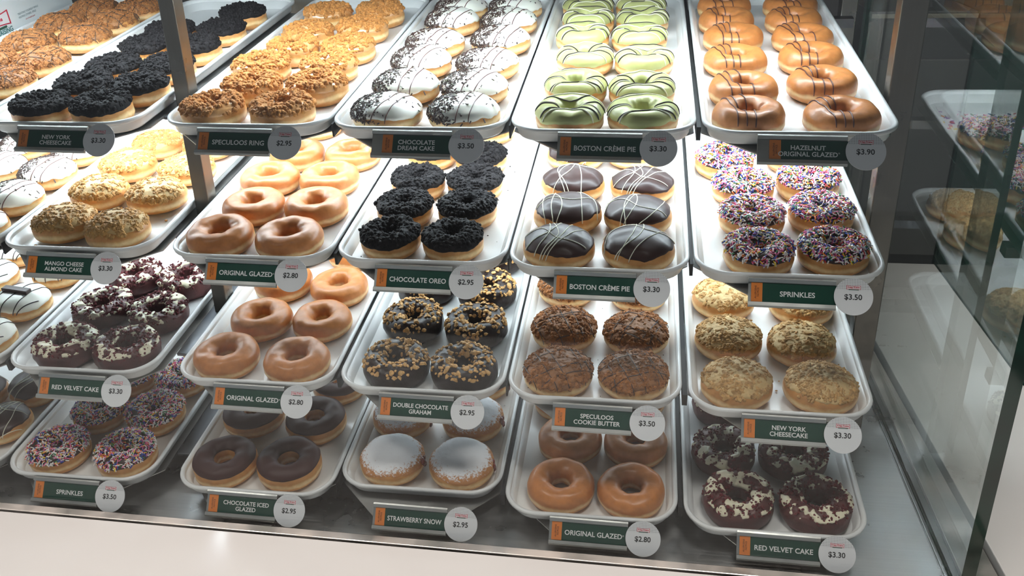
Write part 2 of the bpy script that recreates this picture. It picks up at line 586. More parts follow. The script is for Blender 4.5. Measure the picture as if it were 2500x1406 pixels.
def crumb_mesh(b, name, mat, n, size, seed, flat=1.0, lo=15, hi=None, keep=None, clump=0.0, lift=0.35, jit=0.35, round_=False):
    rng = random.Random(seed)
    V0, F0 = ico()
    mb = MB()
    for p, nn in spots(b, n, rng, lo, hi, keep, clump, seed):
        s = rng.uniform(*size) * (1.25 if rng.random() < 0.12 else 1.0)
        q = nn.to_track_quat('Z', 'Y') @ Vector((0, 0, 1)).rotation_difference(Vector((rng.uniform(-.6, .6), rng.uniform(-.6, .6), 1)).normalized())
        Rm = np.array(q.to_matrix()) @ np.array(Matrix.Rotation(rng.uniform(0, 6.28), 3, 'Z'))
        sc3 = np.array([s * rng.uniform(.75, 1.3), s * rng.uniform(.75, 1.2), s * flat * rng.uniform(.7, 1.1)])
        V = V0 * sc3 * (1 + jit * np.array([[rng.uniform(-1, 1)] for _ in range(12)]))
        V = V @ Rm.T + np.array(p + nn * (s * flat * lift))
        mb.add(V, F0)
    return mb.mesh(name, mat, smooth=round_)

def shaving_mesh(b, name, mat, n, seed, keep):
    rng = random.Random(seed)
    mb = MB()
    for p, nn in spots(b, n, rng, 4, 90, keep):
        L, W_, T = rng.uniform(.0022, .0062), rng.uniform(.0008, .0022), 0.0005
        q = nn.to_track_quat('Z', 'Y')
        Rm = (q.to_matrix() @ Matrix.Rotation(rng.uniform(0, 6.28), 3, 'Z') @ Matrix.Rotation(rng.uniform(-.5, .5), 3, 'X') @ Matrix.Rotation(rng.uniform(-.45, .45), 3, 'Y'))
        k = MB().box((-L / 2, -W_ / 2, -T / 2), (L / 2, W_ / 2, T / 2))
        V = np.array(k.v)
        V[:, 2] += 0.00012 * np.cos(V[:, 0] / L * PI)
        mb.add(V @ np.array(Rm).T + np.array(p + nn * rng.uniform(.0006, .0024)), k.f)
    return mb.mesh(name, mat, smooth=False)

def sprinkle_mesh(b, name, n, seed):
    rng = random.Random(seed)
    mb = MB()
    wts = [44, 16, 13, 8, 9, 6, 6, 4]
    k = 6
    for p, nn in spots(b, n, rng, 27, 168):
        L, r = rng.uniform(.0046, .0072), 0.00082
        q = nn.to_track_quat('Z', 'Y').to_matrix() @ Matrix.Rotation(rng.uniform(0, 6.28), 3, 'Z') @ Matrix.Rotation(rng.gauss(0, .28), 3, 'Y')
        V = []
        for x, rr in ((-L / 2, .45 * r), (-L / 2 + .0006, r), (L / 2 - .0006, r), (L / 2, .45 * r)):
            V += [(x, rr * math.cos(a * 2 * PI / k), rr * math.sin(a * 2 * PI / k)) for a in range(k)]
        F = []
        for i in range(3):
            F += [(i * k + a, i * k + (a + 1) % k, (i + 1) * k + (a + 1) % k, (i + 1) * k + a) for a in range(k)]
        F += [tuple(range(k - 1, -1, -1)), tuple(range(3 * k, 4 * k))]
        mb.add(np.array(V) @ np.array(q).T + np.array(p + nn * rng.uniform(.0015, .0042)), F, rng.choices(range(8), wts)[0])
    return mb.mesh(name, SPR)

def line_on(b, pts, rad, mb, lift=0.001, mat=0):
    """a poured line: plan points (x, y) laid over the doughnut, broken where there is no surface"""
    dense = []
    for (x0, y0), (x1, y1) in zip(pts[:-1], pts[1:]):
        n = max(2, int(math.hypot(x1 - x0, y1 - y0) / 0.0016))
        dense += [(x0 + (x1 - x0) * i / n, y0 + (y1 - y0) * i / n) for i in range(n)]
    dense.append(pts[-1])
    run = []
    def flush():
        nonlocal run
        if len(run) > 2:
            mb.tube(run, rad, 6, mat)
        run = []
    for x, y in dense:
        t = b.topz(x, y)
        if t is None:
            flush()
            continue
        z, v, u = t
        nn = Vector((math.cos(u) * math.cos(v), math.sin(u) * math.cos(v), math.sin(v))).normalized()
        run.append(Vector((x, y, z)) + nn * lift)
    flush()

def curve_pts(fn, n=40):
    return [fn(i / (n - 1)) for i in range(n)]

def drizzle_mesh(b, name, lines, rad, mat, lift=0.001):
    mb = MB()
    for pts in lines:
        line_on(b, pts, rad, mb, lift)
    return mb.mesh(name, mat)

# each kind returns [(part name, mesh, 'stuff' or None, label or None)]
def k_glaze(s):
    b = Body(True, .034, s, hole=0.24 + 0.05 * (s % 3))
    return [('dough', body_mesh(b, 'glazed_ring', M['glazed'], 72, 32), None, None)]

def k_haz(s):
    b = Body(True, .034, s, hole=0.26)
    rng = random.Random(s)
    L = []
    for x in (-.60, -.34, -.10):
        x0, bend, sl = x + rng.uniform(-.04, .04), rng.uniform(.02, .14), rng.uniform(.45, .70)
        L.append(curve_pts(lambda t, x0=x0, bend=bend, sl=sl: (R0 * (x0 + sl * (t - .5) + bend * math.sin(PI * t)), R0 * (1.0 - 2.0 * t)), 50))
    return [('dough', body_mesh(b, 'hazelnut_ring', M['glazed'], 72, 32), None, None),
            ('drizzle', drizzle_mesh(b, 'hazelnut_drizzle', L, .0009, M['brown_line'], .0006), None, 'thin brown chocolate stripes')]

def k_green(s):
    b = Body(True, .034, s, hole=0.28)
    rng = random.Random(s)
    D, Wl = [], []
    for i in range(3):
        y0 = -.55 + i * .55 + rng.uniform(-.1, .1)
        a, c = rng.uniform(.15, .4), rng.uniform(-.25, .35)
        D.append(curve_pts(lambda t, y0=y0, a=a, c=c: (R0 * (2 * t - 1), R0 * (y0 + a * (t - .5) + c * math.sin(PI * t))), 50))
    for i in range(4):
        y0 = -.72 + i * .45 + rng.uniform(-.1, .1)
        a, c = rng.uniform(-.2, .35), rng.uniform(.05, .5)
        Wl.append(curve_pts(lambda t, y0=y0, a=a, c=c: (R0 * (2 * t - 1), R0 * (y0 + a * (t - .5) + c * math.sin(PI * t))), 50))
    return [('dough', body_mesh(b, 'ring_dough', M['dough']), None, None),
            ('icing', icing_mesh(b, 'green_icing', M['green_ice'], .0014, 6, 8, s), None, 'pale green icing'),
            ('drizzle', drizzle_mesh(b, 'dark_drizzle', D, .0009, M['dark_line'], .0019), None, 'dark chocolate lines'),
            ('drizzle', drizzle_mesh(b, 'white_drizzle', Wl, .0009, M['white_line'], .0018), None, 'white icing lines')]

def k_dream(s):
    b = Body(False, .040, s, oval=1.035)
    rng = random.Random(s)
    L = []
    for x in (.10, .42):
        x0, bend = x + rng.uniform(-.06, .06), rng.uniform(.0, .16)
        L.append(curve_pts(lambda t, x0=x0, bend=bend: (R0 * (x0 + .14 * (.5 - t) + bend * math.sin(PI * t)), R0 * (.97 - 1.94 * t)), 50))
    edge = lambda p, v: p.x < R0 * (-.16 + .22 * noise.noise(p * 60)) or (p.x < R0 * .25 and rng.random() < .10) or rng.random() < .018
    return [('dough', body_mesh(b, 'shell_dough', M['dough']), None, None),
            ('icing', icing_mesh(b, 'white_icing', M['white_ice'], .0014, 8, 7, s), None, 'white icing'),
            ('drizzle', drizzle_mesh(b, 'brown_drizzle', L, .0007, M['brown_line'], .0016), None, 'two brown chocolate lines'),
            ('chocolate_shavings', shaving_mesh(b, 'shavings', M['shaving'], 820, s + 50, edge), 'stuff', 'dark chocolate shavings over one end')]

def k_spec(s):
    b = Body(True, .034, s)
    return [('dough', body_mesh(b, 'ring_dough', M['dough']), None, None),
            ('icing', icing_mesh(b, 'sheer_icing', M['sheer_ice'], .001, 16, 7, s), None, 'shiny sugar glaze'),
            ('crumbs', crumb_mesh(b, 'speculoos_crumbs', M['spec_crumb'], 620, (.0016, .0036), s + 9, lo=24, hi=178, clump=.2, lift=.45, jit=.2, round_=True), 'stuff', 'golden brown biscuit crumbs')]

def k_oreo(s):
    b = Body(True, .034, s)
    return [('dough', body_mesh(b, 'ring_dough', M['dough']), None, None),
            ('icing', icing_mesh(b, 'dark_icing', M['black_crumb'], .0026, 16, 6, s, bumpy=.0012, nu=140, nv=56), None, 'dark chocolate icing'),
            ('crumbs', crumb_mesh(b, 'black_crumbs', M['black_crumb'], 560, (.0013, .0034), s + 9, lo=30, hi=186, lift=.9, jit=.22, round_=True), 'stuff', 'black cookie crumbs')]

def k_cookie(s):
    b = Body(False, .040, s)
    rng = random.Random(s)
    L = []
    for i in range(5):
        x0, c = -.72 + .36 * i + rng.uniform(-.08, .08), rng.uniform(-.15, .15)
        L.append(curve_pts(lambda t, x0=x0, c=c: (R0 * (x0 + c * math.sin(PI * t) + .007 * math.sin(23 * t)), R0 * (.96 - 1.92 * t)), 60))
    for i in range(4):
        y0, c = -.6 + .4 * i + rng.uniform(-.1, .1), rng.uniform(-.15, .25)
        L.append(curve_pts(lambda t, y0=y0, c=c: (R0 * (.96 - 1.92 * t), R0 * (y0 + c * math.sin(PI * t) + .007 * math.sin(21 * t))), 60))
    return [('dough', body_mesh(b, 'shell_dough', M['dough']), None, None),
            ('icing', icing_mesh(b, 'biscuit_spread', M['brown_ice'], .0014, 12, 10, s, bumpy=.0013, nu=130, nv=52), None, 'brown biscuit spread'),
            ('crumbs', crumb_mesh(b, 'cookie_crumbs', M['cookie_crumb'], 1250, (.0010, .0030), s + 9, lo=12, clump=.1), 'stuff', 'brown cookie crumbs'),
            ('drizzle', drizzle_mesh(b, 'dark_drizzle', L, .0005, M['dark_line'], .0024), None, 'thin dark chocolate lines')]

def k_sprink(s):
    b = Body(True, .034, s, hole=.28)
    return [('dough', body_mesh(b, 'ring_dough', M['dough']), None, None),
            ('icing', icing_mesh(b, 'chocolate_icing', M['choc_ice'], .0012, 22, 7, s), None, 'chocolate icing'),
            ('sprinkles', sprinkle_mesh(b, 'sprinkles', 1050, s + 3), 'stuff', 'rainbow sugar sprinkles')]

def k_bcp(s):
    b = Body(False, .040, s, oval=1.03)
    rng = random.Random(s)
    L = []
    for i in range(5):
        x0 = rng.uniform(-.7, .7)
        a, c, d_ = rng.uniform(-.6, .6), rng.uniform(-.5, .5), rng.uniform(-.3, .3)
        L.append(curve_pts(lambda t, x0=x0, a=a, c=c, d_=d_: (R0 * (x0 + a * (t - .5) + c * math.sin(PI * t)), R0 * (.9 - 1.85 * t + d_ * math.sin(2 * PI * t) * .4)), 50))
    y0 = rng.uniform(-.2, .5)
    L.append(curve_pts(lambda t: (R0 * (1.8 * t - .9), R0 * (y0 + .3 * math.sin(2.2 * PI * t) * (1 - t))), 50))
    return [('dough', body_mesh(b, 'shell_dough', M['dough']), None, None),
            ('icing', icing_mesh(b, 'chocolate_icing', M['choc_ice'], .0014, 16, 7, s), None, 'dark chocolate icing'),
            ('drizzle', drizzle_mesh(b, 'white_drizzle', L, .00065, M['white_line'], .0017), None, 'white icing strings')]

def k_almond(s):
    b = Body(False, .040, s, oval=1.03)
    return [('dough', body_mesh(b, 'shell_dough', M['dough']), None, None),
            ('icing', icing_mesh(b, 'tan_icing', M['tan_ice'], .001, 20, 9, s), None, 'pale tan icing'),
            ('chopped_nuts', crumb_mesh(b, 'chopped_nuts', M['nut'], 760, (.0016, .0036), s + 9, flat=.65, lo=20, clump=.1), 'stuff', 'golden chopped nuts')]

def k_nyc(s):
    b = Body(False, .040, s)
    big = s % 2
    return [('dough', body_mesh(b, 'shell_dough', M['dough']), None, None),
            ('icing', icing_mesh(b, 'cream_icing', M['tan_ice'], .0014, 20, 9, s, bumpy=.0011, nu=130, nv=52), None, 'pale tan icing'),
            ('crumbs', crumb_mesh(b, 'graham_crumbs', M['tan_crumb'], 420 if big else 1250, (.0018, .0042) if big else (.0011, .0029), s + 9, flat=.55 if big else .9, lo=20, clump=.12, jit=.35 if big else .2, round_=not big), 'stuff', 'tan biscuit crumbs')]

def k_graham(s):
    b = Body(True, .036, s, hole=.25, lump=1.6)
    return [('dough', body_mesh(b, 'chocolate_ring', M['choc_cake'], 72, 36), None, None),
            ('nut_pieces', crumb_mesh(b, 'biscuit_bits', M['toast_nut'], 190, (.0017, .0038), s + 9, flat=.6, lo=26, hi=168, lift=.5), 'stuff', 'toasted biscuit pieces')]

def k_velvet(s):
    b = Body(True, .034, s, hole=.32, lump=2.0)
    return [('dough', body_mesh(b, 'red_velvet_ring', M['red_cake'], 72, 36), None, None),
            ('icing', icing_mesh(b, 'cream_icing', M['cream_ice'], .0022, 22, 9, s, inner=165, patch=-.03, nu=150, nv=64), None, 'broken white icing'),
            ('crumbs', crumb_mesh(b, 'red_crumbs', M['red_crumb'], 420, (.0007, .0022), s + 9, lo=24, hi=165, lift=.9, clump=.2), 'stuff', 'dark red cake crumbs')]

def k_bar(s):
    b = Body(False, .040, s, oval=1.03)
    L = []
    for x in (-.45, .05, .5):
        L.append(curve_pts(lambda t, x=x: (R0 * (x - .12 * (t - .5)), R0 * (.96 - 1.92 * t)), 40))
    L.append(curve_pts(lambda t: (R0 * (.5 + .4 * t), R0 * (-.9 + .8 * t)), 20))
    mb = MB().box((-.026, -.006, .0385), (.024, .006, .0455))
    return [('dough', body_mesh(b, 'shell_dough', M['dough']), None, None),
            ('icing', icing_mesh(b, 'white_icing', M['white_ice'], .0014, 10, 7, s), None, 'white icing'),
            ('chocolate_bar', mb.mesh('chocolate_bar', M['bar'], smooth=False, bevel=.0012), None, 'stick of chocolate'),
            ('drizzle', drizzle_mesh(b, 'dark_drizzle', L, .0008, M['dark_line'], .0018), None, 'dark chocolate lines')]

def k_snow(s):
    b = Body(False, .043, s)
    V0, F0 = ico()
    jam = MB()
    rng = random.Random(s)
    for i in range(5):
        u = rng.uniform(-.14, .14)
        p = b.at(u, math.radians(rng.uniform(-12, 18)))
        jam.add(V0 * np.array([.003, .006, .007]) * rng.uniform(.7, 1.1) + p, F0)
    return [('dough', body_mesh(b, 'shell_dough', M['dough']), None, None),
            ('powdered_sugar', icing_mesh(b, 'sugar_dusting', M['powder'], .0006, 4, 10, s, bumpy=.0003), None, 'white sugar dusting'),
            ('jam_filling', jam.mesh('jam', M['jam']), None, 'red jam showing at the side')]

def k_iced(s):
    b = Body(True, .034, s, hole=.26 + .03 * (s % 2))
    return [('dough', body_mesh(b, 'ring_dough', M['dough'], 72, 32), None, None),
            ('icing', icing_mesh(b, 'chocolate_icing', M['choc_matte'], .0014, 22, 3, s, inner=160), None, 'smooth chocolate icing')]

# kind: (builder, variants, object name, description, category word, spin: random turn or a small one)
KINDS = {
    'haz': (k_haz, 4, 'drizzled_glazed_doughnut', 'glazed ring doughnut with brown stripes', 0.10),
    'green': (k_green, 5, 'green_iced_doughnut', 'green iced ring doughnut with crossing lines', 0.15),
    'dream': (k_dream, 5, 'white_iced_doughnut', 'white iced doughnut with dark shavings', 0.16),
    'spec': (k_spec, 4, 'crumb_ring_doughnut', 'brown crumb covered ring doughnut', 9),
    'oreo': (k_oreo, 4, 'black_crumb_doughnut', 'black crumb covered ring doughnut', 9),
    'cookie': (k_cookie, 4, 'cookie_crumb_doughnut', 'brown crumb doughnut with dark lines', 0.5),
    'sprink': (k_sprink, 4, 'sprinkle_doughnut', 'rainbow sprinkle ring doughnut', 9),
    'bcp': (k_bcp, 6, 'chocolate_topped_doughnut', 'chocolate topped doughnut with white strings', 0.4),
    'glaze': (k_glaze, 6, 'glazed_doughnut', 'plain glazed ring doughnut', 9),
    'almond': (k_almond, 4, 'nut_topped_doughnut', 'chopped nut topped doughnut', 0.3),
    'nyc': (k_nyc, 4, 'cheesecake_doughnut', 'tan biscuit crumb doughnut', 9),
    'graham': (k_graham, 4, 'nut_chocolate_doughnut', 'dark chocolate ring doughnut with biscuit pieces', 9),
    'velvet': (k_velvet, 6, 'red_velvet_doughnut', 'dark red ring doughnut with white icing', 9),
    'bar': (k_bar, 3, 'chocolate_bar_doughnut', 'white iced doughnut with chocolate stick', 0.3),
    'snow': (k_snow, 3, 'powdered_doughnut', 'powdered sugar doughnut with jam', 0.2),
    'iced': (k_iced, 3, 'chocolate_iced_doughnut', 'smooth chocolate iced ring doughnut', 9),
}

# ------------------------------------------------------------------ doughnuts: (row, column): kind, [file, x from tray middle, y from tray front, radius]
DOUGHNUTS = {
    (1, 5): ('haz', [('L', -0.0593, 0.0571, 0.0450), ('L', -0.0572, 0.1595, 0.0459), ('L', -0.0584, 0.2842, 0.0459), ('L', -0.0530, 0.3991, 0.0466), ('L', -0.0579, 0.4943, 0.0452), ('L', -0.0556, 0.5890, 0.0460), ('R', 0.0536, 0.0581, 0.0460), ('R', 0.0491, 0.1805, 0.0466), ('R', 0.0501, 0.2947, 0.0461), ('R', 0.0518, 0.3972, 0.0466), ('R', 0.0507, 0.4930, 0.0456), ('R', 0.0577, 0.5884, 0.0466)]),
    (1, 4): ('green', [('L', -0.0430, 0.0560, 0.0440), ('L', -0.0428, 0.1618, 0.0432), ('L', -0.0390, 0.2902, 0.0430), ('L', -0.0497, 0.4016, 0.0433), ('L', -0.0471, 0.4969, 0.0442), ('L', -0.0532, 0.5897, 0.0453), ('R', 0.0505, 0.0569, 0.0448), ('R', 0.0480, 0.1500, 0.0447), ('R', 0.0502, 0.2794, 0.0434), ('R', 0.0413, 0.3976, 0.0442), ('R', 0.0445, 0.4996, 0.0439), ('R', 0.0410, 0.5910, 0.0440)]),
    (1, 3): ('dream', [('L', -0.0500, 0.0585, 0.0463), ('L', -0.0474, 0.1594, 0.0460), ('L', -0.0505, 0.2704, 0.0459), ('L', -0.0502, 0.3699, 0.0468), ('L', -0.0457, 0.4912, 0.0464), ('L', -0.0478, 0.5881, 0.0469), ('R', 0.0551, 0.0581, 0.0460), ('R', 0.0523, 0.1557, 0.0469), ('R', 0.0546, 0.2599, 0.0461), ('R', 0.0559, 0.3815, 0.0469), ('R', 0.0542, 0.4907, 0.0469), ('R', 0.0529, 0.5881, 0.0469)]),
    (1, 2): ('spec', [('L', -0.0589, 0.0559, 0.0439), ('L', -0.0384, 0.1469, 0.0439), ('L', -0.0605, 0.2375, 0.0439), ('L', -0.0408, 0.3272, 0.0425), ('L', -0.0470, 0.4184, 0.0435), ('L', -0.0499, 0.5406, 0.0439), ('R', 0.0402, 0.0575, 0.0439), ('R', 0.0598, 0.1487, 0.0439), ('R', 0.0473, 0.2412, 0.0439), ('R', 0.0508, 0.3344, 0.0439), ('R', 0.0419, 0.4450, 0.0439), ('R', 0.0469, 0.5448, 0.0439)]),
    (1, 1): ('oreo', [('L', -0.0452, 0.0534, 0.0415), ('L', -0.0309, 0.1414, 0.0421), ('L', -0.0330, 0.2315, 0.0425), ('L', -0.0316, 0.3332, 0.0415), ('L', -0.0315, 0.4234, 0.0432), ('R', 0.0463, 0.0534, 0.0415), ('R', 0.0583, 0.1411, 0.0415), ('R', 0.0564, 0.2353, 0.0415), ('R', 0.0575, 0.3295, 0.0422), ('R', 0.0576, 0.4376, 0.0415), ('R', 0.0559, 0.5371, 0.0420)]),
    (1, 0): ('cookie', [('L', -0.0331, 0.2609, 0.0441), ('L', -0.0281, 0.3656, 0.0446), ('L', -0.0371, 0.4804, 0.0459), ('L', -0.0315, 0.5852, 0.0450), ('R', 0.0611, 0.1674, 0.0432), ('R', 0.0599, 0.2655, 0.0445), ('R', 0.0601, 0.3959, 0.0442), ('R', 0.0584, 0.4916, 0.0459), ('R', 0.0611, 0.5851, 0.0432)]),
    (2, 5): ('sprink', [('L', -0.0349, 0.0588, 0.0450), ('L', -0.0349, 0.1594, 0.0445), ('L', -0.0398, 0.2537, 0.0445), ('L', -0.0593, 0.3467, 0.0450), ('R', 0.0597, 0.0685, 0.0446), ('R', 0.0602, 0.1748, 0.0441), ('R', 0.0561, 0.2726, 0.0447), ('R', 0.0501, 0.3678, 0.0429)]),
    (2, 4): ('bcp', [('L', -0.0539, 0.0594, 0.0472), ('L', -0.0500, 0.1573, 0.0472), ('L', -0.0501, 0.2553, 0.0472), ('L', -0.0540, 0.3677, 0.0458), ('R', 0.0511, 0.0591, 0.0470), ('R', 0.0494, 0.1569, 0.0472), ('R', 0.0539, 0.2549, 0.0472), ('R', 0.0417, 0.3791, 0.0457)]),
    (2, 3): ('oreo', [('L', -0.0502, 0.0646, 0.0415), ('L', -0.0514, 0.1532, 0.0415), ('L', -0.0523, 0.2441, 0.0417), ('L', -0.0547, 0.3585, 0.0415), ('R', 0.0384, 0.0624, 0.0416), ('R', 0.0419, 0.1536, 0.0423), ('R', 0.0378, 0.2453, 0.0429), ('R', 0.0315, 0.3349, 0.0415), ('R', 0.0249, 0.4667, 0.0434)]),
    (2, 2): ('glaze', [('L', -0.0570, 0.0594, 0.0472), ('L', -0.0455, 0.1559, 0.0464), ('L', -0.0570, 0.2524, 0.0472), ('L', -0.0469, 0.3498, 0.0472), ('L', -0.0573, 0.4844, 0.0470), ('R', 0.0449, 0.0594, 0.0472), ('R', 0.0517, 0.1572, 0.0472), ('R', 0.0412, 0.2547, 0.0472), ('R', 0.0501, 0.3512, 0.0462), ('R', 0.0334, 0.5194, 0.0467)]),
    (2, 1): ('almond', [('L', -0.0481, 0.0754, 0.0457), ('L', -0.0511, 0.1793, 0.0456), ('L', -0.0564, 0.2787, 0.0451), ('L', -0.0496, 0.3708, 0.0437), ('R', 0.0441, 0.0591, 0.0444), ('R', 0.0473, 0.1734, 0.0458), ('R', 0.0506, 0.2721, 0.0452), ('R', 0.0448, 0.3700, 0.0445)]),
    (2, 0): ('dream', [('L', -0.0466, 0.2627, 0.0449), ('L', -0.0574, 0.3553, 0.0447), ('R', 0.0588, 0.0554, 0.0434), ('R', 0.0565, 0.1479, 0.0456), ('R', 0.0570, 0.2422, 0.0451), ('R', 0.0575, 0.3354, 0.0446)]),
    (3, 5): ('nyc', [('L', -0.0539, 0.0594, 0.0472), ('L', -0.0573, 0.1621, 0.0469), ('L', -0.0576, 0.2695, 0.0467), ('R', 0.0547, 0.0594, 0.0472), ('R', 0.0432, 0.1567, 0.0472), ('R', 0.0565, 0.2617, 0.0472)]),
    (3, 4): ('cookie', [('L', -0.0505, 0.0594, 0.0472), ('L', -0.0512, 0.1632, 0.0472), ('L', -0.0559, 0.2822, 0.0461), ('R', 0.0524, 0.0594, 0.0472), ('R', 0.0543, 0.1613, 0.0472), ('R', 0.0552, 0.2739, 0.0446)]),
    (3, 3): ('graham', [('L', -0.0425, 0.0591, 0.0470), ('L', -0.0420, 0.1674, 0.0467), ('L', -0.0445, 0.2686, 0.0455), ('R', 0.0551, 0.0591, 0.0470), ('R', 0.0551, 0.1599, 0.0470), ('R', 0.0554, 0.2625, 0.0467), ('R', 0.0544, 0.3672, 0.0448)]),
    (3, 2): ('glaze', [('L', -0.0570, 0.0608, 0.0472), ('L', -0.0416, 0.1576, 0.0472), ('L', -0.0463, 0.2676, 0.0472), ('L', -0.0539, 0.3776, 0.0472), ('R', 0.0502, 0.0594, 0.0472), ('R', 0.0546, 0.1620, 0.0455), ('R', 0.0525, 0.2582, 0.0472), ('R', 0.0423, 0.3735, 0.0455)]),
    (3, 1): ('velvet', [('L', -0.0432, 0.0594, 0.0472), ('L', -0.0429, 0.1649, 0.0472), ('L', -0.0380, 0.2616, 0.0459), ('R', 0.0548, 0.0594, 0.0472), ('R', 0.0548, 0.1574, 0.0472), ('R', 0.0566, 0.2537, 0.0455)]),
    (3, 0): ('bar', [('L', -0.0563, 0.2405, 0.0458), ('L', -0.0590, 0.3330, 0.0432), ('R', 0.0578, 0.0672, 0.0444), ('R', 0.0520, 0.1671, 0.0458), ('R', 0.0572, 0.2667, 0.0432)]),
    (4, 5): ('velvet', [('L', -0.0455, 0.0587, 0.0466), ('L', -0.0578, 0.1537, 0.0456), ('L', -0.0536, 0.2577, 0.0442), ('R', 0.0550, 0.0584, 0.0463), ('R', 0.0379, 0.1533, 0.0466), ('R', 0.0383, 0.2731, 0.0454)]),
    (4, 4): ('glaze', [('L', -0.0421, 0.0588, 0.0466), ('L', -0.0373, 0.1555, 0.0466), ('L', -0.0566, 0.2477, 0.0440), ('R', 0.0546, 0.0585, 0.0464), ('R', 0.0586, 0.1541, 0.0457), ('R', 0.0597, 0.2609, 0.0446)]),
    (4, 3): ('snow', [('L', -0.0478, 0.0594, 0.0472), ('L', -0.0561, 0.1558, 0.0460), ('R', 0.0548, 0.0594, 0.0472), ('R', 0.0537, 0.1574, 0.0472), ('R', 0.0516, 0.2539, 0.0455)]),
    (4, 2): ('iced', [('L', -0.0575, 0.0592, 0.0468), ('L', -0.0562, 0.1671, 0.0470), ('R', 0.0398, 0.0632, 0.0470), ('R', 0.0470, 0.1603, 0.0465), ('R', 0.0559, 0.2543, 0.0444)]),
    (4, 1): ('sprink', [('L', -0.0514, 0.0562, 0.0442), ('L', -0.0346, 0.1468, 0.0425), ('L', -0.0305, 0.2366, 0.0418), ('R', 0.0583, 0.0559, 0.0439), ('R', 0.0578, 0.1493, 0.0444), ('R', 0.0594, 0.2415, 0.0428), ('R', 0.0604, 0.3313, 0.0418), ('R', 0.0604, 0.4203, 0.0418)]),
    (4, 0): ('bcp', [('L', -0.0265, 0.1710, 0.0443), ('R', 0.0599, 0.1039, 0.0445), ('R', 0.0612, 0.1950, 0.0431)]),
}
TAG_X = {(1, 1): -0.7960, (1, 2): -0.5347, (1, 3): -0.2950, (1, 4): -0.0574, (1, 5): 0.1825, (2, 1): -0.8002, (2, 2): -0.5329, (2, 3): -0.2955, (2, 4): -0.0591, (2, 5): 0.1817, (3, 1): -0.8023, (3, 2): -0.5342, (3, 3): -0.2951, (3, 4): -0.0583, (3, 5): 0.1834, (4, 1): -0.8141, (4, 2): -0.5441, (4, 3): -0.3012, (4, 4): -0.0585, (4, 5): 0.1843}

# ------------------------------------------------------------------ where things stand
TILT = math.radians(7.3)
ROW = {1: (0.0, 0.0), 2: (-0.0421, -0.1682), 3: (-0.0806, -0.3411), 4: (-0.1332, -0.4852)}      # y, z of the tray fronts
TRAY_X = {(1, 1): -.7513, (1, 2): -.4814, (1, 3): -.2428, (1, 4): -.0047, (1, 5): .2367, (1, 0): -.9923,
          (2, 1): -.7451, (2, 2): -.4828, (2, 3): -.2430, (2, 4): -.0053, (2, 5): .2349, (2, 0): -.9831,
          (3, 1): -.7574, (3, 2): -.4861, (3, 3): -.2453, (3, 4): -.0072, (3, 5): .2356, (3, 0): -.9984,
          (4, 1): -.7584, (4, 2): -.4858, (4, 3): -.2493, (4, 4): -.0071, (4, 5): .2352, (4, 0): -.9994}
TRAY_Y = {(1, 1): .0057, (1, 2): .0045, (1, 3): -.0012, (1, 4): -.0041, (1, 5): -.0050, (1, 0): .0077,
          (2, 1): .0086, (2, 2): .0001, (2, 3): .0014, (2, 4): -.0051, (2, 5): -.0050, (2, 0): .0106,
          (3, 1): .0069, (3, 2): .0004, (3, 3): .0001, (3, 4): -.0004, (3, 5): -.0070, (3, 0): .0089,
          (4, 1): .0014, (4, 2): -.0034, (4, 3): .0219, (4, 4): -.0069, (4, 5): -.0129, (4, 0): .0034}
TW, TL, FLOOR = .235, .680, -.0205
SHELF = {1: 'top', 2: 'second', 3: 'third', 4: 'bottom'}
KNOWN = {(1, 0): 'brown crumb doughnuts with dark lines', (1, 1): 'black crumb rings', (1, 2): 'brown crumb rings', (1, 3): 'white iced doughnuts with shavings',
         (1, 4): 'green iced rings', (1, 5): 'striped glazed rings', (2, 0): 'white iced doughnuts with shavings', (2, 1): 'nut topped doughnuts',
         (2, 2): 'plain glazed rings', (2, 3): 'black crumb rings', (2, 4): 'chocolate topped doughnuts', (2, 5): 'rainbow sprinkle rings',
         (3, 0): 'white iced doughnuts with chocolate sticks', (3, 1): 'dark red rings', (3, 2): 'plain glazed rings', (3, 3): 'dark chocolate rings', (3, 4): 'brown crumb doughnuts',
         (3, 5): 'tan crumb doughnuts', (4, 0): 'chocolate topped doughnuts', (4, 1): 'rainbow sprinkle rings', (4, 2): 'chocolate iced rings',
         (4, 3): 'powdered sugar doughnuts', (4, 4): 'plain glazed rings', (4, 5): 'dark red rings'}
ORD = ['front', 'second from front', 'third from front', 'fourth from front', 'fifth from front', 'sixth from front']

def row_mat(r):
    y, z = ROW[r]
    return Matrix.Translation((0, y, z + ZO)) @ Matrix.Rotation(TILT, 4, 'X')

# ------------------------------------------------------------------ setting
def slab(a, b):
    return MB().box(a, b)
struct('floor', slab((-4, -4, -.05), (4, 3, 0)).mesh('floor', M['floor'], False))
struct('wall_back', slab((-4, 2.0, 0), (4, 2.1, 3.0)).mesh('wall_back', M['dark_wall'], False))
struct('wall_right', slab((.702, -.05, 0), (.76, 1.05, 3.0)).mesh('wall_right', M['green_wall'], False))
struct('ceiling', slab((-4, -4, 3.0), (4, 3, 3.1)).mesh('ceiling', M['pale_panel'], False))

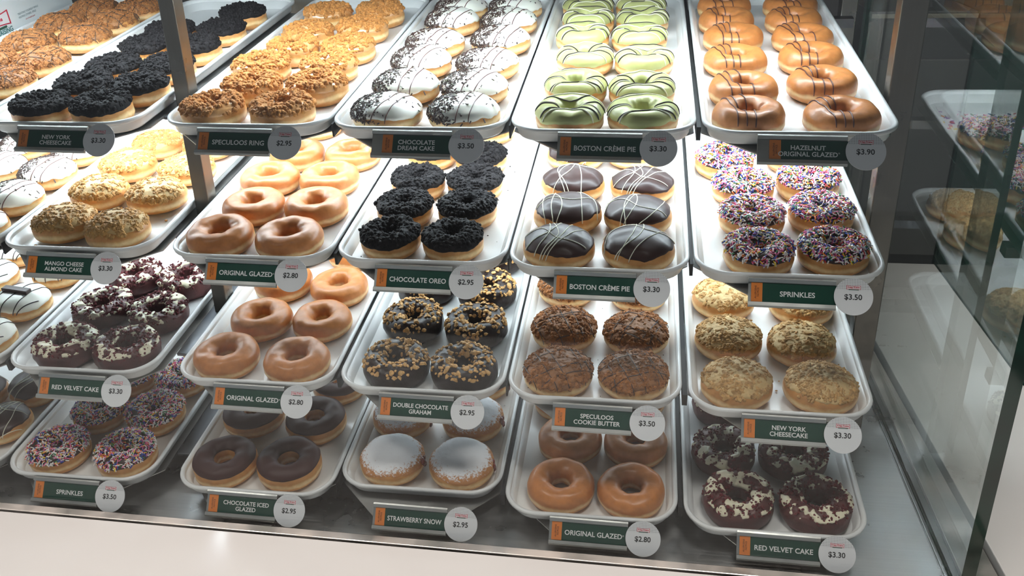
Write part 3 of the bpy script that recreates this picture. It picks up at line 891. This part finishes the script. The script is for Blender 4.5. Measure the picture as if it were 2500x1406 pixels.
for i, x in enumerate((-1.15, .35)):
    lamp = thing('ceiling_light', 'square white ceiling light over the %s end of the case' % ('sign' if i == 0 else 'green wall'), 'ceiling light', Matrix.Translation((x, -.44, 2.985)), 'ceiling lights in front of the case')
    link('lamp_frame', slab((-.32, -.32, -.02), (.32, .32, .012)).mesh('lamp_frame', M['card'], False), lamp)
    link('lamp_diffuser', slab((-.29, -.29, -.025), (.29, .29, -.0205)).mesh('lamp_diffuser', emit_mat('lamp_glow', (1, .95, .9, 1), 3.0), False), lamp)
    area_lamp('ceiling_lamp_light', (0, 0, -.03), (.56, .56), ROOM_LAMP, (1.0, .955, .92), lamp)

# ------------------------------------------------------------------ counter, case, glass
CT = -.517 + ZO
sl = lambda x: -.1756 - .0175 * x            # back line of the front ledge
base = MB()
base.prism([(-1.9, -.75), (.452, -.75), (.452, sl(.452) - .0175), (-1.9, sl(-1.9) - .0175)], CT - .04, CT)
right = MB().prism([(.530, -.75), (.70, -.75), (.70, .845), (.480, .845), (.5105, -.16)], CT - .04, CT)
cn = thing('white_counter', 'glossy white counter along the front of the pastry case', 'counter')
cr = thing('white_counter', 'glossy white counter between the end glass and the green wall', 'counter')
link('worktop', base.mesh('worktop', M['counter'], False, bevel=.0015), cn)
link('counter_base', slab((-1.9, -.70, 0), (.44, -.26, CT - .041)).mesh('counter_base', M['pale_panel'], False), cn)
link('worktop', right.mesh('worktop', M['counter'], False, bevel=.0015), cr)
link('counter_base', slab((.55, -.70, 0), (.69, .80, CT - .041)).mesh('counter_base', M['pale_panel'], False), cr)

case = thing('display_case', 'stainless steel pastry display case with four tiers of trays', 'display case')
DK = -.530 + ZO
deck = MB().prism([(-1.9, sl(-1.9)), (.457, sl(.457)), (.457, .74), (-1.9, .74)], DK - .012, DK)
link('steel_deck', deck.mesh('deck', M['deck'], False), case)
side = MB().prism([(.4625, -.74), (.526, -.74), (.5065, -.16), (.474, .74), (.4625, .74)], DK - .012, DK + .004)
link('end_ledge', side.mesh('end_ledge', M['ledge'], False, bevel=.0008), case)
led = MB().prism([(-1.9, sl(-1.9) - .0140), (.444, sl(.444) - .0140), (.444, sl(.444) - .0002), (-1.9, sl(-1.9) - .0002)], DK - .012, CT + .0005)
link('front_ledge', led.mesh('front_ledge', M['ledge'], False, bevel=.001), case)
link('case_plinth', slab((-1.9, -.15, 0), (.45, .74, DK - .0125)).mesh('case_plinth', M['dark_panel'], False), case)
gr = MB().box((.4440, -.16, DK), (.4449, .70, DK + .006)).box((.4396, -.16, DK), (.4404, .70, DK + .004))
link('glass_channel', gr.mesh('glass_channel', M['glass_edge'], False), case)
TOP = .26 + ZO
for x0, x1, y0, y1 in ((-.6270, -.6042, .120, .148), (.3596, .3925, .120, .147), (.405, .434, .70, .73), (-.668, -.607, .70, .73)):
    link('post', slab((x0, y0, DK), (x1, y1, TOP)).mesh('post', M['steel'], False, bevel=.0015), case)
link('canopy', slab((-1.9, -.170, TOP), (.457, .74, TOP + .03)).mesh('canopy', M['steel'], False), case)  # unseen top panel, its front reach set to shade the upper tags
for r in (1, 2, 3, 4):
    mat = row_mat(r)
    rb = MB()
    for y in (.128, .585):
        rb.box((-1.25, y, -.0420), (.405 if y > .3 else .360, y + .020, -.0262))
    link('cross_bar', rb.mesh('cross_bar', M['rail'], False), case, mat)
    for c in (1, 3, 4, 5):
        ga, gb = TRAY_X[r, c - 1] + .1180, TRAY_X[r, c] - .1180
        link('tray_divider', slab((ga, .03, -.0262), (gb, .66, -.0085)).mesh('tray_divider', M['black'], False), case, mat)
    gp = MB()
    gl, gr_ = TRAY_X[r, 1] + .1195, TRAY_X[r, 2] - .1195
    gp.box((gl, .085, -.0262), (gr_, .66, -.0215))
    link('gap_strip', gp.mesh('gap_strip', M['rail'], False, bevel=.001), case, mat)

gx = lambda x: sl(x) + .0003
fg = MB().prism([(-1.9, gx(-1.9)), (.4445, gx(.4445)), (.4445, gx(.4445) + .003), (-1.9, gx(-1.9) + .003)], DK + .0002, TOP - .02)
thing('front_glass', 'clear upright glass pane across the front of the pastry case', 'glass pane', data=fg.mesh('front_glass', M['glass'], False))
eg = MB()
a, b_ = (.4450, -.190, DK + .0005), (.4610, .70, TOP - .002)
x0, y0, z0 = a
x1, y1, z1 = b_
ev = [(x0, y0, z0), (x1, y0, z0), (x1, y1, z0), (x0, y1, z0), (x0, y0, z1), (x1, y0, z1), (x1, y1, z1), (x0, y1, z1)]
eg.add(ev, [(3, 0, 4, 7), (1, 2, 6, 5)], 0)
e_root = thing('end_glass', 'thick glass end pane of the pastry case with mirrored trays', 'glass pane')
link('pane', eg.mesh('end_pane', M['glass_end'], False), e_root)
ee = MB().add(ev, [(0, 3, 2, 1), (4, 5, 6, 7), (0, 1, 5, 4), (2, 3, 7, 6)])
link('polished_edge', ee.mesh('end_edge', M['glass_edge'], False), e_root)['label'] = 'dark green cut edge of the glass'

# shelf lamps: strips screwed under the shelf above (under the canopy for the top shelf); rear strips are added to brighten the tray backs
LEDM = {r: emit_mat('led_glow_%s' % SHELF[r], (.80, .92, 1.0, 1), LED_STRENGTH[r]) for r in (1, 2, 3, 4)}
for r, strips in ((1, (.22,)), (2, (.190, .43)), (3, (.222, .44)), (4, (.256, .45))):
    for n, y in enumerate(strips):
        mat = Matrix.Translation((0, y, TOP - .0005)) if r == 1 else row_mat(r - 1) @ Matrix.Translation((0, y, -.0262))
        where = 'under the canopy above the top shelf' if r == 1 else 'under the %s shelf, %s its back' % (SHELF[r - 1], 'added nearer' if n else 'farther from')
        t = thing('shelf_light', 'white strip lamp ' + where, 'lamp', mat, 'strip lamps of the case')
        link('lamp_housing', slab((-1.22, -.016, -.010), (.345, .016, -.0005)).mesh('lamp_housing', M['card'], False), t)
        link('diffuser', slab((-1.21, -.013, -.0125), (.335, .013, -.0102)).mesh('diffuser', LEDM[r], False), t)

# things behind the case
bc = thing('back_appliance', 'dark grey appliance with a thin brass trim behind the case', 'appliance', Matrix.Translation((0, 0, 0)))
link('body', slab((.4970, .860, 0), (.70, 1.2, .024 + ZO)).mesh('appliance_body', M['dark_panel'], False, bevel=.002), bc)
link('trim_strip', slab((.4970, .856, .011 + ZO), (.70, .8598, .019 + ZO)).mesh('trim_strip', M['trim'], False), bc)
link('drawer_front', slab((.499, .852, -.50 + ZO), (.698, .8598, -.070 + ZO)).mesh('drawer_front', M['drawer'], False, bevel=.002), bc)

# ------------------------------------------------------------------ trays and the plates that carry them
def round_rect(wd, y0, y1, rad, z, n=9):
    P = []
    for cx, cy, a0 in ((wd / 2 - rad, y0 + rad, -PI / 2), (wd / 2 - rad, y1 - rad, 0), (-wd / 2 + rad, y1 - rad, PI / 2), (-wd / 2 + rad, y0 + rad, PI)):
        for i in range(n):
            a = a0 + PI / 2 * i / (n - 1)
            P.append((cx + rad * math.cos(a), cy + rad * math.sin(a), z))
    return P

def tray_mesh():
    prof = [(.060, -.0236), (.019, -.0236), (.0155, -.0215), (.0105, -.0072), (.0030, -.0066), (.0006, -.0052), (.0, -.0026), (.0008, -.0006), (.0030, .0),
            (.0048, -.0002), (.0054, -.0014), (.0066, -.0018), (.0070, -.0034), (.0080, -.0172), (.0094, -.0197), (.0125, -.0205), (.060, -.0205)]
    mb = MB()
    rings = []
    for ins, z in prof:
        rad = max(.006, .046 - ins)
        rings.append(round_rect(TW - 2 * ins, ins, TL - ins, rad, z))
    P = np.array(rings).transpose(1, 0, 2)
    mb.grid(P, True, False)
    n, k = P.shape[:2]
    mb.f += [tuple(i * k for i in range(n))[::-1], tuple(i * k + k - 1 for i in range(n))]
    mb.m += [0, 0]
    return mb.mesh('display_tray', M['tray'])
TRAY = tray_mesh()

# ------------------------------------------------------------------ price tags
def text_mesh(body, mat, height, width=None, depth=.00015, bold=.03, align='CENTER', spacing=1.0):
    """lettering as a mesh: caps HEIGHT tall, squeezed to WIDTH, centred on its own box"""
    cu = bpy.data.curves.new('lettering', 'FONT')
    cu.body = body
    cu.size = 1.0
    cu.offset = bold
    cu.extrude = 0.0
    cu.resolution_u = 3
    cu.space_line = spacing
    cu.align_x = align
    o = bpy.data.objects.new('lettering_source', cu)
    COL.objects.link(o)
    dg = bpy.context.evaluated_depsgraph_get()
    me = bpy.data.meshes.new_from_object(o.evaluated_get(dg))
    bpy.data.objects.remove(o)
    bpy.data.curves.remove(cu)
    co = np.array([v.co for v in me.vertices])
    nl = body.count('\n') + 1
    lo, hi = co.min(0), co.max(0)
    s = height / 0.72
    sx = s
    if width and (hi[0] - lo[0]) * s > width:
        sx = width / (hi[0] - lo[0])
    co = (co - (lo + hi) / 2) * np.array([sx, s, 0]) + np.array([0, 0, depth])
    me.vertices.foreach_set('co', co.ravel())
    me.materials.clear()
    me.materials.append(mat)
    me.update()
    return me

def logo_mesh(wd, ht):
    """bow-tie badge: white with a red rim, red name, dark green bar below"""
    def bow(w_, h_, pinch):
        n = 9
        P = []
        for i in range(n):
            x = -w_ / 2 + w_ * i / (n - 1)
            P.append((x, -h_ / 2 * (1 - pinch * (1 - (2 * x / w_) ** 2))))
        for i in range(n - 1, -1, -1):
            x = -w_ / 2 + w_ * i / (n - 1)
            P.append((x, h_ / 2 * (1 - pinch * (1 - (2 * x / w_) ** 2))))
        return P
    mb = MB()
    mb.prism(bow(wd, ht, .28), 0, .00012, 0)
    mb.prism(bow(wd * .93, ht * .80, .30), .00012, .00018, 1)
    mb.prism([(-wd * .36, -ht * .62), (wd * .36, -ht * .62), (wd * .36, -ht * .46), (-wd * .36, -ht * .46)], 0, .00014, 2)
    return mb.mesh('logo', [M['red'], M['logo_white'], M['logo_green']], False)
LOGO = logo_mesh(.0165, .0052)
LOGO_TEXT = text_mesh('Krispy Kreme', M['red'], .0019, .0138, .0002, .045)
HOLD = None
def holder_mesh():
    mb = MB().box((0, -.0185, 0), (.1035, .0185, .0010))
    for s in (1, -1):
        prof = [(.0185 * s, .0010), (.0185 * s, .0030), (.0165 * s, .0042), (.0122 * s, .0034), (.0122 * s, .0028), (.0160 * s, .0010)]
        v = [(0, y, z) for y, z in prof] + [(.1035, y, z) for y, z in prof]
        n = len(prof)
        f = [tuple(range(n)), tuple(range(2 * n - 1, n - 1, -1))] + [(i, n + i, n + (i + 1) % n, (i + 1) % n) for i in range(n)]
        mb.add(v, f)
    me = mb.mesh('tag_holder', M['holder'], False)
    return me
HOLD = holder_mesh()
DISC = MB().prism([(.02275 * math.cos(i * 2 * PI / 72), .02275 * math.sin(i * 2 * PI / 72)) for i in range(72)], 0, .0007).mesh('price_disc', M['disc'], False)
STRIP = MB().box((.0170, -.0118, .0012), (.118, .0118, .0019)).mesh('name_strip', M['label_green'], False)
PATCH = MB().box((.0035, -.0118, .0012), (.0169, .0118, .0020)).mesh('allergen_patch', M['orange'], False)
REG = text_mesh('\u00ae', M['white_ink'], .0020, None, .0003, .0)
NOTICE = text_mesh('ALLERGENS\nNOTICE', M['brown_ink'], .0022, .019, .0001, .02)
BETA = math.radians(33)
XA, YA, ZA = Vector((1, 0, 0)), Vector((0, math.sin(BETA), math.cos(BETA))), Vector((0, -math.cos(BETA), math.sin(BETA)))
NAMES = {(1, 1): ('NEW YORK\nCHEESECAKE', '$3.30'), (1, 2): ('SPECULOOS RING', '$2.95'), (1, 3): ('CHOCOLATE\nDREAM CAKE', '$3.50'), (1, 4): ('BOSTON CR\u00c8ME PIE', '$3.30'),
         (1, 5): ('HAZELNUT\nORIGINAL GLAZED\u00ae', '$3.90'), (2, 1): ('MANGO CHEESE\nALMOND CAKE', '$3.30'), (2, 2): ('ORIGINAL GLAZED\u00ae', '$2.80'), (2, 3): ('CHOCOLATE OREO', '$2.95'),
         (2, 4): ('BOSTON CR\u00c8ME PIE', '$3.30'), (2, 5): ('SPRINKLES', '$3.50'), (3, 1): ('RED VELVET CAKE', '$3.30'), (3, 2): ('ORIGINAL GLAZED\u00ae', '$2.80'),
         (3, 3): ('DOUBLE CHOCOLATE\nGRAHAM', '$2.95'), (3, 4): ('SPECULOOS\nCOOKIE BUTTER', '$3.50'), (3, 5): ('NEW YORK\nCHEESECAKE', '$3.30'), (4, 1): ('SPRINKLES', '$3.50'),
         (4, 2): ('CHOCOLATE ICED\nGLAZED', '$2.95'), (4, 3): ('STRAWBERRY SNOW', '$2.95'), (4, 4): ('ORIGINAL GLAZED\u00ae', '$2.80'), (4, 5): ('RED VELVET CAKE', '$3.30')}
PRICES = {}
for (r, c), (nm, pr) in NAMES.items():
    xl = TAG_X[r, c]
    y, z = ROW[r]
    org = Vector((xl, y - .0045 - .0115 * (c - 4) * .24 - .004, z - .007 + ZO)) - YA * .0138 + ZA * .0004
    mat = Matrix(((XA.x, YA.x, ZA.x, org.x), (XA.y, YA.y, ZA.y, org.y), (XA.z, YA.z, ZA.z, org.z), (0, 0, 0, 1))) @ Matrix.Rotation(-.012, 4, 'Z')
    t = thing('price_tag', 'green name tag with round price disc under %s, %s shelf' % (KNOWN[r, c], SHELF[r]), 'price tag', mat, 'price tags on the shelf fronts')
    link('tag_holder', HOLD, t)['label'] = 'steel holder with folded rails'
    s = link('name_strip', STRIP, t)
    s['label'] = 'dark green printed strip'
    two = '\n' in nm
    reg = nm.endswith('\u00ae')
    nm = nm.rstrip('\u00ae')
    lt = text_mesh(nm, M['white_ink'], .0057 if two else .0064, .0755, .0003, .020, spacing=.98)
    link('lettering', lt, s, Matrix.Translation((.0585, -.0012, .0019)))
    if reg:
        hw = max(v.co.x for v in lt.vertices)
        link('registered_mark', REG, s, Matrix.Translation((.0585 + hw + .0014, -.0012 + (.0012 if not two else -.0020), .0019)))
    pt = link('allergen_patch', PATCH, t, Matrix.Translation(((.0105 if (r, c) in ((1, 5), (1, 3)) else 0), 0, .0001)))
    pt['label'] = 'orange allergen notice'
    link('lettering', NOTICE, pt, Matrix.Translation((.0102, 0, .0020)) @ Matrix.Rotation(PI / 2, 4, 'Z'))
    d = link('price_disc', DISC, t, Matrix.Translation((.1235, -.0010, .0046)))
    d['label'] = 'round white price disc'
    if pr not in PRICES:
        PRICES[pr] = text_mesh(pr, M['black_ink'], .0067, None, .0002, .018)
    link('price_lettering', PRICES[pr], d, Matrix.Translation((-.0004, -.0010, .0007)))
    lg = link('logo', LOGO, d, Matrix.Translation((0, .0112, .00072)))
    link('logo_lettering', LOGO_TEXT, d, Matrix.Translation((0, .0112, .00072)))

# ------------------------------------------------------------------ fill the shelves
counters = {}
MADE = {}
def doughnut(kind, r, c, side, k, x, y, rad):
    fn, nv, name, desc, spin = KINDS[kind]
    i = counters.get(kind, 0)
    counters[kind] = i + 1
    rng = random.Random(1000 * r + 100 * c + 10 * k + (side == 'R'))
    rz = rng.uniform(-PI, PI) if spin > 1 else rng.uniform(-spin, spin)
    if kind == 'dream':
        rz -= .18
    s = rad / R0
    mat = row_mat(r) @ Matrix.Translation((TRAY_X[r, c] + x, TRAY_Y[r, c] + y, FLOOR + .0003)) @ Matrix.Rotation(rz, 4, 'Z') @ Matrix.Diagonal((s, s, rng.uniform(.95, 1.04), 1))
    label = '%s, %s in %s row, %s shelf' % (desc, ORD[k], 'left' if side == 'L' else 'right', SHELF[r])
    group = '%s on the %s shelf' % (KNOWN[r, c], SHELF[r])
    key = (kind, i % nv)
    if key not in MADE:
        t = thing(name, label, 'doughnut', mat, group)
        for pn, me, kd, lb in fn(1 + 3 * (i % nv)):
            o = link(pn, me, t)
            if kd:
                o['kind'] = kd
            if lb:
                o['label'] = lb
        MADE[key] = t
        return t
    src = MADE[key]
    t = src.copy()
    COL.objects.link(t)
    t.matrix_basis = mat
    t['label'], t['group'] = label, group
    for ch in list(src.children):
        o = ch.copy()
        COL.objects.link(o)
        o.parent = t
    return t

for r in (1, 2, 3, 4):
    for c in range(6):
        m = row_mat(r) @ Matrix.Translation((TRAY_X[r, c], TRAY_Y[r, c], 0))
        thing('display_tray', 'white oblong tray holding %s, %s shelf' % (KNOWN[r, c], SHELF[r]), 'tray', m, 'white trays on the shelves', TRAY)
        x = TRAY_X[r, c]
        tl = TAG_X[r, c] if c else x - .055
        a0, a1 = tl + .001 - x, tl + .1025 - x
        pl = MB().prism([(a0, -.0135), (a1, -.0135), (.1162, .052), (.1162, .65), (-.1162, .65), (-.1162, .052)], -.0258, -.0243)
        pm = row_mat(r) @ Matrix.Translation((x, 0, 0))
        thing('tray_shelf', 'grey steel plate with clipped front corners under %s, %s shelf' % (KNOWN[r, c], SHELF[r]), 'shelf plate', pm, 'steel plates under the trays', pl.mesh('tray_shelf', M['plate'], False))
# seen only as mirror images in the end glass
DOUGHNUTS[3, 5][1].extend([('R', .050, .500, .0455), ('R', .052, .606, .0455)])
DOUGHNUTS[2, 5][1].extend([('R', .055, .470, .0445)])
for (r, c), (kind, spots_) in DOUGHNUTS.items():
    kk = {'L': 0, 'R': 0}
    start = {(2, 0): {'L': 2, 'R': 0}, (1, 0): {'L': 2, 'R': 1}, (3, 0): {'L': 2, 'R': 0}, (4, 0): {'L': 1, 'R': 0}}.get((r, c), {'L': 0, 'R': 0})
    for side, x, y, rad in spots_:
        k = kk[side] + start[side]
        kk[side] += 1
        doughnut(kind, r, c, side, k, x, y, rad)

# loose crumbs on the tray floors (nobody could count them)
V0, F0 = ico()
def litter(r, c, mat, n, size, seed, name, label, y1=.25):
    rng = random.Random(seed)
    mb = MB()
    for _ in range(n):
        x, y = rng.uniform(-.095, .095), rng.uniform(.03, y1)
        if any(math.hypot(x - a, y - b) < q * .9 for _s, a, b, q in DOUGHNUTS[r, c][1]):
            continue
        s = rng.uniform(*size)
        mb.add(V0 * np.array([s, s * rng.uniform(.6, 1), s * .6]) + np.array([x, y, FLOOR + s * .62 + .0004]), F0)
    o = thing(name, label, 'crumbs', row_mat(r) @ Matrix.Translation((TRAY_X[r, c], TRAY_Y[r, c], 0)), None, mb.mesh(name, mat, False))
    o['kind'] = 'stuff'
litter(2, 1, M['nut'], 40, (.0012, .003), 1, 'fallen_nut_crumbs', 'nut pieces fallen on the tray, second shelf')
litter(2, 3, M['black_crumb'], 45, (.0006, .0016), 2, 'fallen_black_crumbs', 'black crumbs fallen on the tray, second shelf', .45)
litter(3, 4, M['black_crumb'], 60, (.0005, .0011), 3, 'fallen_dark_crumbs', 'dark specks fallen on the tray, third shelf')
litter(3, 5, M['tan_crumb'], 45, (.0010, .003), 4, 'fallen_tan_crumbs', 'tan biscuit crumbs fallen on the tray, third shelf')
litter(1, 3, M['shaving'], 14, (.0006, .0016), 5, 'fallen_shavings', 'chocolate specks fallen on the tray, top shelf', .5)
litter(4, 3, simple('sugar_spill', (.85, .85, .86, 1), .9), 160, (.0006, .0016), 6, 'spilled_sugar', 'powdered sugar spilled on the tray, bottom shelf')

rng = random.Random(77)
mb = MB()
for _ in range(150):
    x, y, a = rng.uniform(-.09, .095), .53 + rng.uniform(0, .09) * rng.random() ** .3, rng.uniform(0, 6.28)
    k = MB().box((-.003, -.0008, 0), (.003, .0008, .0015))
    mb.add(np.array(k.v) @ np.array(Matrix.Rotation(a, 3, 'Z')).T + np.array([x, y, FLOOR + .0003]), k.f, rng.randrange(8))
o = thing('fallen_sprinkles', 'coloured sprinkles lying loose at the back of the tray, second shelf', 'sprinkles', row_mat(2) @ Matrix.Translation((TRAY_X[2, 5], TRAY_Y[2, 5], 0)), None, mb.mesh('fallen_sprinkles', SPR, False))
o['kind'] = 'stuff'

# fundraising card beside the leftmost top tray
sg = thing('promo_card', 'white upright fundraising card with red and green badge, beside the top shelf', 'sign', Matrix.Translation((-1.1195, .29, .0315 + ZO)) @ Matrix.Rotation(math.radians(7.3), 4, 'X'))
link('board', slab((-.003, -.10, -.012), (.0, .38, .105)).mesh('promo_board', M['card'], False, bevel=.0006), sg)
def on_card(me, y, z, name):
    link(name, me, sg, Matrix(((0, 0, 1, .0004), (1, 0, 0, y), (0, 1, 0, z), (0, 0, 0, 1))))
on_card(text_mesh('FUNDRAISING', M['teal_ink'], .0090, .084, .0002, .02), .141, .0060, 'heading_lettering')
on_card(text_mesh('TREATING YOURSELF WHILE\nHELPING OTHERS, SMILE', M['grey_ink'], .0036, .074, .0002, .0, 'LEFT', 1.25), .2375, .0205, 'line_lettering')
on_card(text_mesh('#raisedoughforgood', M['red'], .0026, .05, .0002, .0), .238, .0105, 'tag_lettering')
on_card(logo_mesh(.10, .026), .131, .027, 'badge')
on_card(text_mesh('Krispy Kreme', M['red'], .0075, .083, .0004, .03), .131, .027, 'badge_lettering')
